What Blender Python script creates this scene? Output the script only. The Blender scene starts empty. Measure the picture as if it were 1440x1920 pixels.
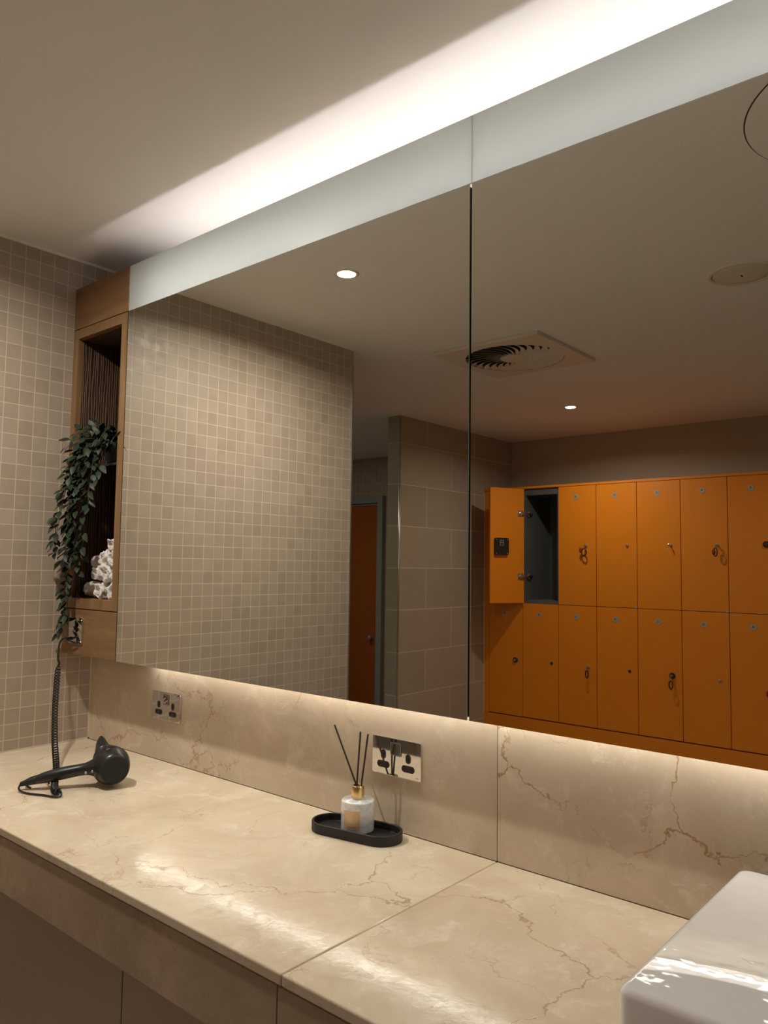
import bpy, bmesh, math, random
from mathutils import Vector, Matrix, noise as mn
random.seed(7)
PI = math.pi
S = bpy.context.scene
COL = S.collection
H = 0.85                      # worktop height above the floor; room heights below are given from the worktop

# ------------------------------------------------------------------ camera
cam_d = bpy.data.cameras.new('camera'); cam = bpy.data.objects.new('camera', cam_d); COL.objects.link(cam)
yaw, pitch, roll = 0.70697, 0.07032, 0.01349
fw = Vector((-math.sin(yaw)*math.cos(pitch), math.cos(yaw)*math.cos(pitch), math.sin(pitch)))
r0 = Vector((math.cos(yaw), math.sin(yaw), 0)); u0 = r0.cross(fw)
rt = r0*math.cos(roll) + u0*math.sin(roll); up = -r0*math.sin(roll) + u0*math.cos(roll)
M = Matrix(((rt.x, up.x, -fw.x, 0), (rt.y, up.y, -fw.y, 0), (rt.z, up.z, -fw.z, 0), (0, 0, 0, 1)))
cam.matrix_world = Matrix.Translation((2.55247, -1.41791, 0.61049 + H)) @ M
cam_d.sensor_fit = 'VERTICAL'; cam_d.sensor_height = 36; cam_d.sensor_width = 27
cam_d.lens = 36*1446.7/1920; cam_d.clip_start = 0.02
S.camera = cam

# ------------------------------------------------------------------ world, exposure, render options
w = bpy.data.worlds.new('world'); S.world = w; w.use_nodes = True
w.node_tree.nodes['Background'].inputs[0].default_value = (0.02, 0.018, 0.015, 1)
w.node_tree.nodes['Background'].inputs[1].default_value = 0.3
S.view_settings.view_transform = 'Standard'; S.view_settings.look = 'None'
S.view_settings.exposure = 0.0; S.view_settings.gamma = 1
S.view_settings.use_curve_mapping = False
S.cycles.use_denoising = True
S.cycles.max_bounces = 9; S.cycles.diffuse_bounces = 5; S.cycles.glossy_bounces = 6
S.cycles.transmission_bounces = 8; S.cycles.caustics_reflective = True
S.cycles.sample_clamp_indirect = 0.0
S.cycles.blur_glossy = 0.30

# ------------------------------------------------------------------ lamps (ceiling spots; their fittings are built further down)
ZC = 1.675 + H
WARM = (1.0, 0.925, 0.80)
SPOTS = [  # x, y, watts, cone degrees
    (0.654, -0.80, 16.5, 162), (0.2186, -3.417, 8.3, 160), (1.95, -3.42, 3.0, 160), (3.5, -0.80, 3, 180), (-2.2, -2.6, 10, 180),  # last two: unseen lamps added to light the worktop's far end and passage
]
for i, (x, y, pw, cone) in enumerate(SPOTS):
    ld = bpy.data.lights.new('downlight_beam', 'AREA'); ld.energy = pw; ld.color = WARM
    ld.shape = 'DISK'; ld.size = 0.064; ld.spread = math.radians(cone)
    lo = bpy.data.objects.new('downlight_beam', ld); COL.objects.link(lo); lo.location = (x, y, ZC - 0.0035)
COVE_E, UNDER_E = 22.0, 6.2
COVE_C, UNDER_C = (1.0, 0.985, 1.0), (1.0, 0.935, 0.82)

# ------------------------------------------------------------------ helpers
def tag(o, label=None, cat=None, group=None, kind=None):
    if label: o['label'] = label
    if cat: o['category'] = cat
    if group: o['group'] = group
    if kind: o['kind'] = kind
    return o
def thing(name, label, cat, loc=(0, 0, 0), rotz=0, group=None):
    o = bpy.data.objects.new(name, None); COL.objects.link(o); o.location = loc; o.rotation_euler = (0, 0, rotz)
    o.empty_display_size = 0.02
    return tag(o, label, cat, group)
def obj(name, bm, mat, parent=None, smooth=False, off=None, bevel=0, seg=2, angle=35):
    if off is not None: bmesh.ops.translate(bm, verts=bm.verts, vec=-Vector(off))
    me = bpy.data.meshes.new(name); bmesh.ops.recalc_face_normals(bm, faces=bm.faces) if not getattr(bm, 'keepn', False) else None
    bm.to_mesh(me); bm.free()
    for m in (mat if isinstance(mat, (list, tuple)) else [mat]): me.materials.append(m)
    if smooth:
        for p in me.polygons: p.use_smooth = True
    o = bpy.data.objects.new(name, me); COL.objects.link(o)
    if parent: o.parent = parent
    if bevel:
        b = o.modifiers.new('bevel', 'BEVEL'); b.width = bevel; b.segments = seg; b.limit_method = 'ANGLE'; b.angle_limit = math.radians(angle)
        b.harden_normals = False
    return o
def new(): return bmesh.new()
def box(bm, x0, x1, y0, y1, z0, z1, mi=0):
    v = [bm.verts.new(p) for p in ((x0,y0,z0),(x1,y0,z0),(x1,y1,z0),(x0,y1,z0),(x0,y0,z1),(x1,y0,z1),(x1,y1,z1),(x0,y1,z1))]
    for f in ((3,2,1,0),(4,5,6,7),(0,1,5,4),(1,2,6,5),(2,3,7,6),(3,0,4,7)):
        fc = bm.faces.new([v[i] for i in f]); fc.material_index = mi
    return bm
def bx(*a): return box(new(), *a)
def frame_of(d):
    d = Vector(d).normalized(); a = Vector((0, 0, 1)) if abs(d.z) < 0.9 else Vector((1, 0, 0))
    u = d.cross(a).normalized(); return u, d.cross(u).normalized(), d
def ring(bm, c, u, v, ru, rv, n, ph=0): return [bm.verts.new(Vector(c) + u*ru*math.cos(2*PI*i/n+ph) + v*rv*math.sin(2*PI*i/n+ph)) for i in range(n)]
def skin(bm, rings, cap=(True, True), mi=0):
    for a, b in zip(rings, rings[1:]):
        n = len(a)
        for i in range(n):
            f = bm.faces.new((a[i], a[(i+1) % n], b[(i+1) % n], b[i])); f.material_index = mi
    if cap[0]: bm.faces.new(list(reversed(rings[0]))).material_index = mi
    if cap[1]: bm.faces.new(rings[-1]).material_index = mi
def cyl(bm, p0, p1, r, n=24, r1=None, mi=0, cap=(True, True)):
    u, v, d = frame_of(Vector(p1) - Vector(p0)); r1 = r if r1 is None else r1
    skin(bm, [ring(bm, p0, u, v, r, r, n), ring(bm, p1, u, v, r1, r1, n)], cap, mi); return bm
def lathe(bm, c, d, prof, n=32, mi=0, cap=(True, True)):
    u, v, d = frame_of(d); c = Vector(c)
    skin(bm, [ring(bm, c + d*h, u, v, r, r, n) for r, h in prof], cap, mi); return bm
def tube(bm, pts, r, n=8, mi=0, closed=False):
    pts = [Vector(p) for p in pts]; rings = []; u = None
    m = len(pts)
    for i, p in enumerate(pts):
        a = pts[(i-1) % m] if (closed or i) else p; b = pts[(i+1) % m] if (closed or i < m-1) else p
        d = (b - a).normalized()
        if u is None: u, v, _ = frame_of(d)
        else:
            u = (u - d*u.dot(d)).normalized(); v = d.cross(u)
        rr = r(i/(m-1)) if callable(r) else r
        rings.append(ring(bm, p, u, v, rr, rr, n))
    if closed: rings.append(rings[0]); skin(bm, rings, (False, False), mi)
    else: skin(bm, rings, (True, True), mi)
    return bm
def spline(pts, k=8):
    pts = [Vector(p) for p in pts]; out = []
    P = [pts[0]] + pts + [pts[-1]]
    for i in range(1, len(P)-2):
        for j in range(k):
            t = j/k; a, b, c, d = P[i-1], P[i], P[i+1], P[i+2]
            out.append(0.5*((2*b) + (c-a)*t + (2*a-5*b+4*c-d)*t*t + (3*b-a-3*c+d)*t**3))
    return out + [pts[-1]]
def stadium(L, W, n=16):
    """outline of a capsule, L long (x), W wide (y)"""
    r = W/2; h = L/2 - r; o = []
    for i in range(n+1): a = -PI/2 + PI*i/n; o.append((h + r*math.cos(a), r*math.sin(a)))
    for i in range(n+1): a = PI/2 + PI*i/n; o.append((-h + r*math.cos(a), r*math.sin(a)))
    return o
def rrect(x0, x1, y0, y1, r, n=6):
    o = []
    for cx, cy, a0 in ((x1-r, y0+r, -PI/2), (x1-r, y1-r, 0), (x0+r, y1-r, PI/2), (x0+r, y0+r, PI)):
        for i in range(n+1): a = a0 + PI/2*i/n; o.append((cx + r*math.cos(a), cy + r*math.sin(a)))
    return o
def prism(bm, outline, a0, a1, axis='z', mi=0):
    def P(p, h): return (p[0], p[1], h) if axis == 'z' else ((p[0], h, p[1]) if axis == 'y' else (h, p[0], p[1]))
    A = [bm.verts.new(P(p, a0)) for p in outline]; B = [bm.verts.new(P(p, a1)) for p in outline]
    skin(bm, [A, B], (True, True), mi); return bm

# ------------------------------------------------------------------ materials
class N:
    def __init__(s, name):
        s.m = bpy.data.materials.new(name); s.m.use_nodes = True; s.t = s.m.node_tree; s.b = s.t.nodes['Principled BSDF']; s.out = s.t.nodes['Material Output']
    def n(s, typ, ins=None, **kw):
        nd = s.t.nodes.new(typ)
        for k, v in kw.items(): setattr(nd, k, v)
        for k, v in (ins or {}).items(): s.put(nd.inputs[k], v)
        return nd
    def put(s, inp, v):
        if isinstance(v, bpy.types.NodeSocket): s.t.links.new(v, inp)
        else: inp.default_value = (tuple(v) + (1,)) if (hasattr(v, '__len__') and len(v) == 3 and inp.type == 'RGBA') else v
    def set(s, **kw):
        for k, v in kw.items(): s.put(s.b.inputs[k.replace('_', ' ')], v)
        return s
    def co(s): return s.n('ShaderNodeTexCoord').outputs['Object']
    def noise(s, vec, scale, detail=3, rough=0.5, dist=0.0): return s.n('ShaderNodeTexNoise', {'Vector': vec, 'Scale': scale, 'Detail': detail, 'Roughness': rough, 'Distortion': dist}).outputs[0]
    def mapr(s, v, a, b, c=0.0, d=1.0): return s.n('ShaderNodeMapRange', {0: v, 1: a, 2: b, 3: c, 4: d}).outputs[0]
    def mth(s, op, a, b=0.0): return s.n('ShaderNodeMath', {0: a, 1: b}, operation=op).outputs[0]
    def mix(s, f, a, b):
        nd = s.n('ShaderNodeMix', data_type='RGBA'); s.put(nd.inputs[0], f); s.put(nd.inputs[6], a); s.put(nd.inputs[7], b); return nd.outputs[2]
    def bump(s, h, st=0.2, dist=0.01):
        s.put(s.b.inputs['Normal'], s.n('ShaderNodeBump', {'Height': h, 'Strength': st, 'Distance': dist}).outputs[0]); return s
def plain(name, col, rough=0.5, metal=0.0, bump=None, **kw):
    m = N(name); m.set(Base_Color=col, Roughness=rough, Metallic=metal, **kw)
    if bump: m.bump(m.noise(m.co(), bump[0], 4), bump[1], 0.002)
    return m.m
def emit(name, col, e):
    m = N(name); m.set(Base_Color=(0.9, 0.9, 0.9), Emission_Color=col, Emission_Strength=e); return m.m

def marble(name, seed, dark=(0.62, 0.51, 0.37), light=(0.79, 0.70, 0.54), rough=0.07, vein=1.0, thr=0.46, patch=0.6):
    m = N(name); c = m.n('ShaderNodeVectorMath', {0: m.co(), 1: (seed*3.1, seed*1.7, seed*2.3)}, operation='ADD').outputs[0]
    def warped(sc, amt):
        wv = m.n('ShaderNodeVectorMath', {0: m.n('ShaderNodeTexNoise', {'Vector': c, 'Scale': sc, 'Detail': 6, 'Roughness': 0.62}).outputs[1], 1: (0.5, 0.5, 0.5)}, operation='SUBTRACT').outputs[0]
        return m.n('ShaderNodeVectorMath', {0: wv, 1: (amt, amt, amt), 2: c}, operation='MULTIPLY_ADD').outputs[0]
    cw = warped(3.5, 0.35); cv = warped(5.0, 0.22)
    col = m.mix(m.mapr(m.noise(c, 3.0, 6, 0.62, 0.6), 0.34, 0.66), dark, light)
    col = m.mix(m.mapr(m.noise(cw, 8, 6, 0.7, 0.5), 0.53, 0.67, 0, patch), col, (0.87, 0.80, 0.68))
    col = m.mix(m.mapr(m.noise(cw, 5, 4, 0.6), 0.52, 0.72, 0, 0.5), col, (0.68, 0.52, 0.38))
    col = m.mix(m.mapr(m.noise(c, 36, 5, 0.7), 0.60, 0.74, 0, 0.6*patch), col, (0.88, 0.82, 0.72))
    # long thin veins that come and go, and a finer net of short ones
    e1 = m.n('ShaderNodeTexVoronoi', {'Vector': cv, 'Scale': 2.6}, feature='DISTANCE_TO_EDGE').outputs[0]
    wd = m.mapr(m.noise(c, 11, 3, 0.6), 0.40, 0.70, 0.003, 0.014)
    v1 = m.mth('MULTIPLY', m.mapr(m.mth('DIVIDE', e1, wd), 0.0, 1.0, 1, 0), m.mapr(m.noise(c, 3.1, 3), thr, thr+0.12))
    e2 = m.n('ShaderNodeTexVoronoi', {'Vector': cw, 'Scale': 4.2}, feature='DISTANCE_TO_EDGE').outputs[0]
    v2 = m.mth('MULTIPLY', m.mapr(e2, 0.0, 0.011, 1, 0), m.mapr(m.noise(c, 6.0, 3, 0.6), 0.50, 0.60))
    e3 = m.n('ShaderNodeTexVoronoi', {'Vector': warped(14, 0.12), 'Scale': 15.0}, feature='DISTANCE_TO_EDGE').outputs[0]
    v3 = m.mth('MULTIPLY', m.mapr(e3, 0.0, 0.025, 1, 0), m.mapr(m.noise(c, 7.0, 2, 0.5), 0.60, 0.68))
    col = m.mix(m.mth('MULTIPLY', v1, 0.75*vein), col, (0.36, 0.21, 0.10))
    col = m.mix(m.mth('MULTIPLY', v2, 0.42*vein), col, (0.42, 0.27, 0.15))
    col = m.mix(m.mth('MULTIPLY', v3, 0.30*vein), col, (0.46, 0.31, 0.19))
    m.set(Base_Color=col, Roughness=m.mapr(m.noise(cw, 24, 6, 0.8), 0.40, 0.60, rough*0.5, rough*2.6), Coat_Weight=0.0)
    m.b.inputs['IOR'].default_value = 1.43
    m.bump(m.mth('ADD', m.noise(cw, 14, 6, 0.7), m.mth('MULTIPLY', v1, -0.4)), 0.07, 0.004)
    return m.m

def mosaic(name, axis, o1, o2, pitch=0.04952, grout=0.0026, flip=False, ta=(0.335, 0.265, 0.205), tb=(0.40, 0.325, 0.26), g=(0.60, 0.51, 0.40)):
    """square stone mosaic; axis 'x': wall in the yz plane, 'y': wall in the xz plane"""
    m = N(name); sp = m.n('ShaderNodeSeparateXYZ', {0: m.co()})
    a = m.mth('SUBTRACT', sp.outputs[1 if axis == 'x' else 0], o1); b = m.mth('SUBTRACT', sp.outputs[2], o2)
    vec = m.n('ShaderNodeCombineXYZ', {0: a, 1: b, 2: 0.0}).outputs[0]
    br = m.n('ShaderNodeTexBrick', {'Vector': vec, 'Color1': ta, 'Color2': tb, 'Mortar': g, 'Scale': 1.0, 'Mortar Size': grout/2, 'Mortar Smooth': 0.15, 'Bias': 0.0, 'Brick Width': pitch, 'Row Height': pitch}, offset=0.0, squash=1.0)
    n1 = m.noise(m.co(), 22, 5, 0.6)
    col = m.mix(m.mapr(n1, 0.3, 0.72, 0, 0.45), br.outputs[0], (0.43, 0.36, 0.29))
    col = m.mix(br.outputs[1], col, g)
    m.set(Base_Color=col, Roughness=m.mapr(n1, 0.3, 0.7, 0.38, 0.6))
    m.bump(m.mth('ADD', m.mth('MULTIPLY', br.outputs[1], -1.0), m.mth('MULTIPLY', n1, 0.12)), 0.55, 0.0012)
    return m.m
def largetile(name, axis, o1, o2, bw=0.625, rh=0.2937):
    m = N(name); sp = m.n('ShaderNodeSeparateXYZ', {0: m.co()})
    a = m.mth('SUBTRACT', sp.outputs[1 if axis == 'x' else 0], o1); b = m.mth('SUBTRACT', sp.outputs[2], o2)
    vec = m.n('ShaderNodeCombineXYZ', {0: a, 1: b, 2: 0.0}).outputs[0]
    br = m.n('ShaderNodeTexBrick', {'Vector': vec, 'Color1': (0.335, 0.285, 0.215), 'Color2': (0.385, 0.325, 0.25), 'Mortar': (0.62, 0.55, 0.44), 'Scale': 1.0, 'Mortar Size': 0.0024, 'Mortar Smooth': 0.1, 'Bias': 0.0, 'Brick Width': bw, 'Row Height': rh}, offset=0.5, squash=1.0)
    col = m.mix(m.mapr(m.noise(m.co(), 9, 4, 0.6), 0.3, 0.7, 0, 0.3), br.outputs[0], (0.40, 0.34, 0.26)); col = m.mix(br.outputs[1], col, (0.62, 0.55, 0.44))
    m.set(Base_Color=col, Roughness=0.32); m.bump(m.mth('MULTIPLY', br.outputs[1], -1.0), 0.4, 0.0012)
    return m.m
def wood(name, stretch, a=(0.20, 0.108, 0.045), b=(0.30, 0.178, 0.082), rough=0.42, scale=1.0, bumpy=0.08):
    m = N(name); mp = m.n('ShaderNodeMapping', {'Vector': m.co(), 'Scale': stretch}).outputs[0]
    n1 = m.noise(mp, 6*scale, 5, 0.55, 0.8); n2 = m.noise(mp, 40*scale, 3, 0.6)
    col = m.mix(m.mapr(n1, 0.3, 0.7), a, b); col = m.mix(m.mapr(n2, 0.45, 0.75, 0, 0.35), col, tuple(c*0.55 for c in a))
    m.set(Base_Color=col, Roughness=rough); m.bump(n2, bumpy, 0.001); return m.m
def wood_back(name, axis='X'):
    m = N(name); mp = m.n('ShaderNodeMapping', {'Vector': m.co(), 'Scale': (1.0, 1.0, 0.10)}).outputs[0]
    wv = m.n('ShaderNodeTexWave', {'Vector': mp, 'Scale': 34, 'Distortion': 7.0, 'Detail': 3, 'Detail Scale': 1.6, 'Detail Roughness': 0.55}, bands_direction=axis).outputs[1]
    col = m.mix(wv, (0.035, 0.014, 0.007), (0.15, 0.075, 0.038))
    m.set(Base_Color=col, Roughness=0.5); m.bump(wv, 0.6, 0.003); return m.m

MT = {}
MT['ceiling'] = plain('ceiling_paint', (0.82, 0.80, 0.79), 0.75, bump=(60, 0.02))
MT['paint'] = plain('wall_paint', (0.42, 0.36, 0.28), 0.6, bump=(80, 0.03))
MT['white_line'] = plain('white_sealant', (0.85, 0.79, 0.71), 0.5)
MT['sealant'] = plain('clear_sealant', (0.62, 0.53, 0.42), 0.25)
MT['mosaic_left'] = mosaic('stone_mosaic_left', 'x', -0.29052, 0.0372 + H)
MT['mosaic_back'] = mosaic('stone_mosaic_back', 'y', -2.7, 0.0372 + H)
MT['tile_side'] = largetile('large_tile_side', 'x', -2.966 - 0.315, 0.0147 + H)
MT['tile_end'] = largetile('large_tile_end', 'y', -2.0, 0.0147 + H, bw=3.0)
MT['floor'] = plain('floor_tile', (0.27, 0.235, 0.195), 0.45)
MT['marble1'] = marble('marble_top_a', 5.6); MT['marble2'] = marble('marble_top_b', 4.0)
MT['marble3'] = marble('marble_splash_a', 7.3, (0.50, 0.41, 0.305), (0.62, 0.53, 0.41), patch=0.3); MT['marble4'] = marble('marble_splash_b', 2.2, (0.50, 0.41, 0.305), (0.62, 0.53, 0.41), vein=1.5, thr=0.38, patch=0.4)
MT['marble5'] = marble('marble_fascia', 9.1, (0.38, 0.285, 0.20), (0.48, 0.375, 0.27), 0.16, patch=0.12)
MT['oak_h'] = wood('oak_across', (1.0, 1, 9), scale=0.6)
MT['oak_v'] = wood('oak_upright', (12, 6, 0.7), scale=0.6)
MT['oak_back'] = wood_back('oak_ribbed_back')
MT['oak_dark'] = wood_back('oak_ribbed_lining', 'Y')
MT['vanity'] = plain('greige_laminate', (0.42, 0.35, 0.28), 0.3)
MT['dark'] = plain('dark_void', (0.015, 0.013, 0.012), 0.8)
MT['carcass_grey'] = plain('grey_laminate', (0.095, 0.093, 0.09), 0.55)
m = N('mirror_silver'); m.set(Base_Color=(0.92, 0.925, 0.88), Metallic=1.0, Roughness=0.0); MT['mirror'] = m.m
m = N('frosted_film')
df = m.n('ShaderNodeBsdfDiffuse', {'Color': (0.62, 0.68, 0.66)}).outputs[0]; tr = m.n('ShaderNodeBsdfTranslucent', {'Color': (0.33, 0.355, 0.345)}).outputs[0]
gl = m.n('ShaderNodeBsdfGlossy', {'Color': (1, 1, 1), 'Roughness': 0.25}).outputs[0]
mx = m.n('ShaderNodeMixShader', {0: 0.5, 1: df, 2: tr}).outputs[0]; mx = m.n('ShaderNodeMixShader', {0: 0.05, 1: mx, 2: gl}).outputs[0]
m.t.links.new(mx, m.out.inputs[0]); MT['frost'] = m.m
MT['glass_edge'] = plain('glass_edge', (0.52, 0.62, 0.55), 0.15)
MT['tube'] = emit('led_cove', COVE_C, COVE_E); MT['strip'] = emit('led_under', UNDER_C, UNDER_E)
MT['lamp'] = emit('downlight_lens', (1.0, 0.97, 0.92), 14.0)
MT['chrome'] = plain('chrome', (0.78, 0.76, 0.74), 0.04, 1.0)
MT['steel'] = plain('brushed_steel', (0.55, 0.54, 0.52), 0.3, 1.0)
MT['black'] = plain('black_plastic', (0.012, 0.012, 0.013), 0.42)
MT['satin'] = plain('satin_black', (0.014, 0.014, 0.015), 0.33, bump=(300, 0.02))
MT['mesh'] = plain('black_mesh', (0.01, 0.01, 0.01), 0.7, bump=(900, 0.6))
MT['resin'] = plain('black_resin', (0.012, 0.012, 0.013), 0.5, bump=(500, 0.05))
MT['logo'] = plain('grey_print', (0.35, 0.35, 0.36), 0.5)
MT['white_paint'] = plain('white_metal', (0.70, 0.63, 0.55), 0.5)
MT['ceramic'] = N('white_ceramic').set(Base_Color=(0.86, 0.855, 0.86), Roughness=0.04, Coat_Weight=0.5, Coat_Roughness=0.02)
MT['ceramic'] = MT['ceramic'].bump(MT['ceramic'].noise(MT['ceramic'].co(), 11, 3), 0.5, 0.006).m
MT['brass'] = plain('satin_brass', (0.90, 0.72, 0.38), 0.25, 1.0)
MT['copper_label'] = plain('copper_label', (0.80, 0.58, 0.35), 0.38, 0.3, bump=(200, 0.05))
MT['label_ink'] = plain('label_ink', (0.30, 0.16, 0.07), 0.5)
MT['reed'] = plain('dark_reed', (0.035, 0.018, 0.012), 0.75, bump=(300, 0.3))
m = N('milky_glass'); c = m.mix(m.mapr(m.noise(m.co(), 38, 3, 0.5, 1.2), 0.42, 0.68), (0.84, 0.85, 0.86), (0.62, 0.64, 0.67))
m.set(Base_Color=c, Roughness=0.12, Subsurface_Weight=0.0, Coat_Weight=0.6, Coat_Roughness=0.04); MT['milky'] = m.m
def orange(name): 
    m = N(name); m.set(Base_Color=(0.72, 0.215, 0.006), Roughness=0.42); m.bump(m.noise(m.co(), 600, 2), 0.03, 0.001); return m.m
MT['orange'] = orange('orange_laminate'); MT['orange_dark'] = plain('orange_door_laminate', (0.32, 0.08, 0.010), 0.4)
MT['disc'] = plain('grey_disc', (0.42, 0.42, 0.40), 0.35, 0.3); MT['ink'] = plain('black_ink', (0.02, 0.02, 0.02), 0.5)
MT['red'] = plain('red_rubber', (0.22, 0.02, 0.012), 0.4)
MT['frame_grey'] = plain('grey_door_frame', (0.27, 0.27, 0.265), 0.35)
m = N('towel_cotton'); m.set(Base_Color=(0.80, 0.75, 0.72), Roughness=0.95, Sheen_Weight=0.3); m.bump(m.noise(m.co(), 420, 4, 0.7), 0.7, 0.002); MT['towel'] = m.m
m = N('clear_film'); m.set(Base_Color=(0.85, 0.80, 0.76), Roughness=0.15, Transmission_Weight=0.2, IOR=1.3); m.bump(m.noise(m.co(), 45, 3, 0.6), 0.7, 0.006); MT['film'] = m.m
m = N('vine_leaf'); lc = m.mix(m.mapr(m.noise(m.co(), 30, 2), 0.4, 0.65), (0.008, 0.018, 0.009), (0.026, 0.042, 0.018)); m.set(Base_Color=lc, Roughness=0.5, Specular_IOR_Level=0.3); MT['leaf'] = m.m
MT['stem'] = plain('vine_stem', (0.035, 0.055, 0.02), 0.5)
MT['cable'] = plain('black_cable', (0.010, 0.010, 0.011), 0.35)
MT['dark_glass'] = plain('smoked_glass', (0.05, 0.05, 0.045), 0.08)

# ------------------------------------------------------------------ room shell
XL, XR, YB, YF = -4.0, 4.2, 0.07, -4.46
def struct(name, bm, mat, parent=None, **k):
    o = obj(name, bm, mat, parent, **k)
    if not parent: o['kind'] = 'structure'
    return o
struct('floor', bx(XL-.1, XR+.1, YF-.1, YB+.1, -0.1, 0), MT['floor'])
struct('ceiling', bx(XL-.1, XR+.1, YF-.1, YB+.1, ZC, ZC+0.1), MT['ceiling'])
struct('wall_mirror', bx(0.0, XR+.1, YB, YB+.1, 0, ZC), MT['paint'])
struct('wall_left', bx(-0.12, 0, -1.545, YB+.1, 0, ZC), MT['mosaic_left'])
struct('wall_lockers', bx(-0.97, XR+.1, YF-.1, YF, 0, ZC), MT['paint'])
struct('wall_passage', bx(XL-.1, -0.97, YF-.1, YF, 0, ZC), MT['mosaic_back'])
struct('wall_right', bx(XR, XR+.1, YF, YB, 0, ZC), MT['paint'])
struct('wall_outer', bx(XL-.1, XL, YF, -1.43, 0, ZC), MT['paint'])
struct('wall_return', bx(XL-.1, -0.12, -1.545, -1.43, 0, ZC), MT['paint'])
pw = bx(-0.97, -0.86, YF, -2.966, 0, ZC)
pw.faces.ensure_lookup_table()
for f in pw.faces:
    if abs(f.normal.y) > .5 or abs(f.calc_center_median().y + 2.966) < 1e-3: f.material_index = 1
struct('wall_partition', pw, [MT['tile_side'], MT['tile_end']])
# metal corner trims and the pale line of sealant under the ceiling
struct('trim_1', bx(-0.124, 0.003, -1.549, -1.541, 0, ZC-0.001), MT['steel'])
b = new(); cyl(b, (-0.862, -2.968, 0), (-0.862, -2.968, ZC-0.001), 0.006, 12); struct('trim_2', b, MT['steel'], smooth=True)
struct('trim_3', bx(0, 0.006, -1.545, YB, ZC-0.008, ZC), MT['white_line'])
struct('trim_4', bx(0, 0.005, -0.597, 0.0, H, H+0.0045), MT['sealant'])
struct('trim_5', bx(0, 0.005, -0.004, 0.0, H, H+0.36), MT['sealant'])
struct('trim_6', bx(-0.86, -0.856, -4.052, -4.045, 0, 1.245+H-0.03), MT['white_line'])
# the orange door at the end of the passage
dr = thing('door_1', None, None, (-2.72, YF, 0)); dr['kind'] = 'structure'
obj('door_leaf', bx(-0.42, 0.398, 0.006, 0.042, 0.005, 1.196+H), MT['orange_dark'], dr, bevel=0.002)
fr = bx(0.402, 0.468, 0.0, 0.055, 0, 1.29+H); box(fr, -0.50, -0.424, 0.0, 0.055, 0, 1.29+H); box(fr, -0.424, 0.402, 0.0, 0.055, 1.222+H, 1.29+H)
obj('door_frame', fr, MT['frame_grey'], dr, bevel=0.002)
b = bx(-0.42, 0.398, 0.01, 0.05, 1.1985+H, 1.214+H); obj('head_rail', b, MT['chrome'], dr, bevel=0.003)
b = new(); cyl(b, (0.352, 0.042, -0.07+H), (0.352, 0.075, -0.07+H), 0.012, 16); lathe(b, (0.352, 0.075, -0.07+H), (0, 1, 0), ((0.02, 0), (0.026, 0.008), (0.026, 0.02), (0.018, 0.03)), 20)
obj('door_knob', b, MT['steel'], dr, smooth=True, bevel=0.001)

# ------------------------------------------------------------------ worktop, fascia, backsplash, vanity
def slab(name, x0, x1, y0, y1, z0, z1, mat, label, cat, bev=0.003, group=None):
    o = obj(name, bx(x0, x1, y0, y1, z0+H, z1+H), mat, bevel=bev, seg=3); return tag(o, label, cat, group)
XJ = 1.664; XE = XR - 0.0
slab('marble_worktop', 0, XJ-.0006, -0.60, 0.0, -0.0185, 0, MT['marble1'], 'cream marble worktop slab left of the joint, under the hair dryer and reed diffuser', 'worktop')
slab('marble_worktop', XJ+.0006, XE, -0.60, 0.0, -0.0185, 0, MT['marble2'], 'cream marble worktop slab right of the joint, under the white basin', 'worktop')
slab('marble_backsplash', 0, XJ-.0007, 0.0, 0.02, 0, 0.3035, MT['marble3'], 'beige marble backsplash slab behind the two chrome double sockets', 'backsplash', 0.001)
slab('marble_backsplash', XJ+.0007, XE, 0.0, 0.02, 0, 0.3035, MT['marble4'], 'beige marble backsplash slab with dark branching veins behind the basin', 'backsplash', 0.001)
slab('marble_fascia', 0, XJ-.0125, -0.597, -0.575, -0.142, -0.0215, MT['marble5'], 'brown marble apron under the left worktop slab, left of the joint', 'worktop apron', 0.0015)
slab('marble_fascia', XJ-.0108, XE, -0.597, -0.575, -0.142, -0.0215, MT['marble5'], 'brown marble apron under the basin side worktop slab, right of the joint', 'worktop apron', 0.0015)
van = thing('vanity_cabinet', 'glossy greige vanity cabinet with flat handleless doors under the marble worktop', 'cabinet', (0, -0.56, 0))
vb = bx(0, XE, 0.018, 0.56, 0.10, H-0.0185); box(vb, 0, XE, 0.07, 0.56, 0, 0.10); obj('body', vb, MT['dark'], van)
for k in range(7):
    x0 = 1.1715 - 2*0.61 + k*0.61; x0c = max(x0, 0.004); x1c = min(x0+0.61, XE-0.004)
    if x1c-x0c > 0.1: obj('door', bx(x0c+0.0018, x1c-0.0018, 0.0, 0.0178, 0.105, H-0.03), MT['vanity'], van, bevel=0.001)

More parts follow.
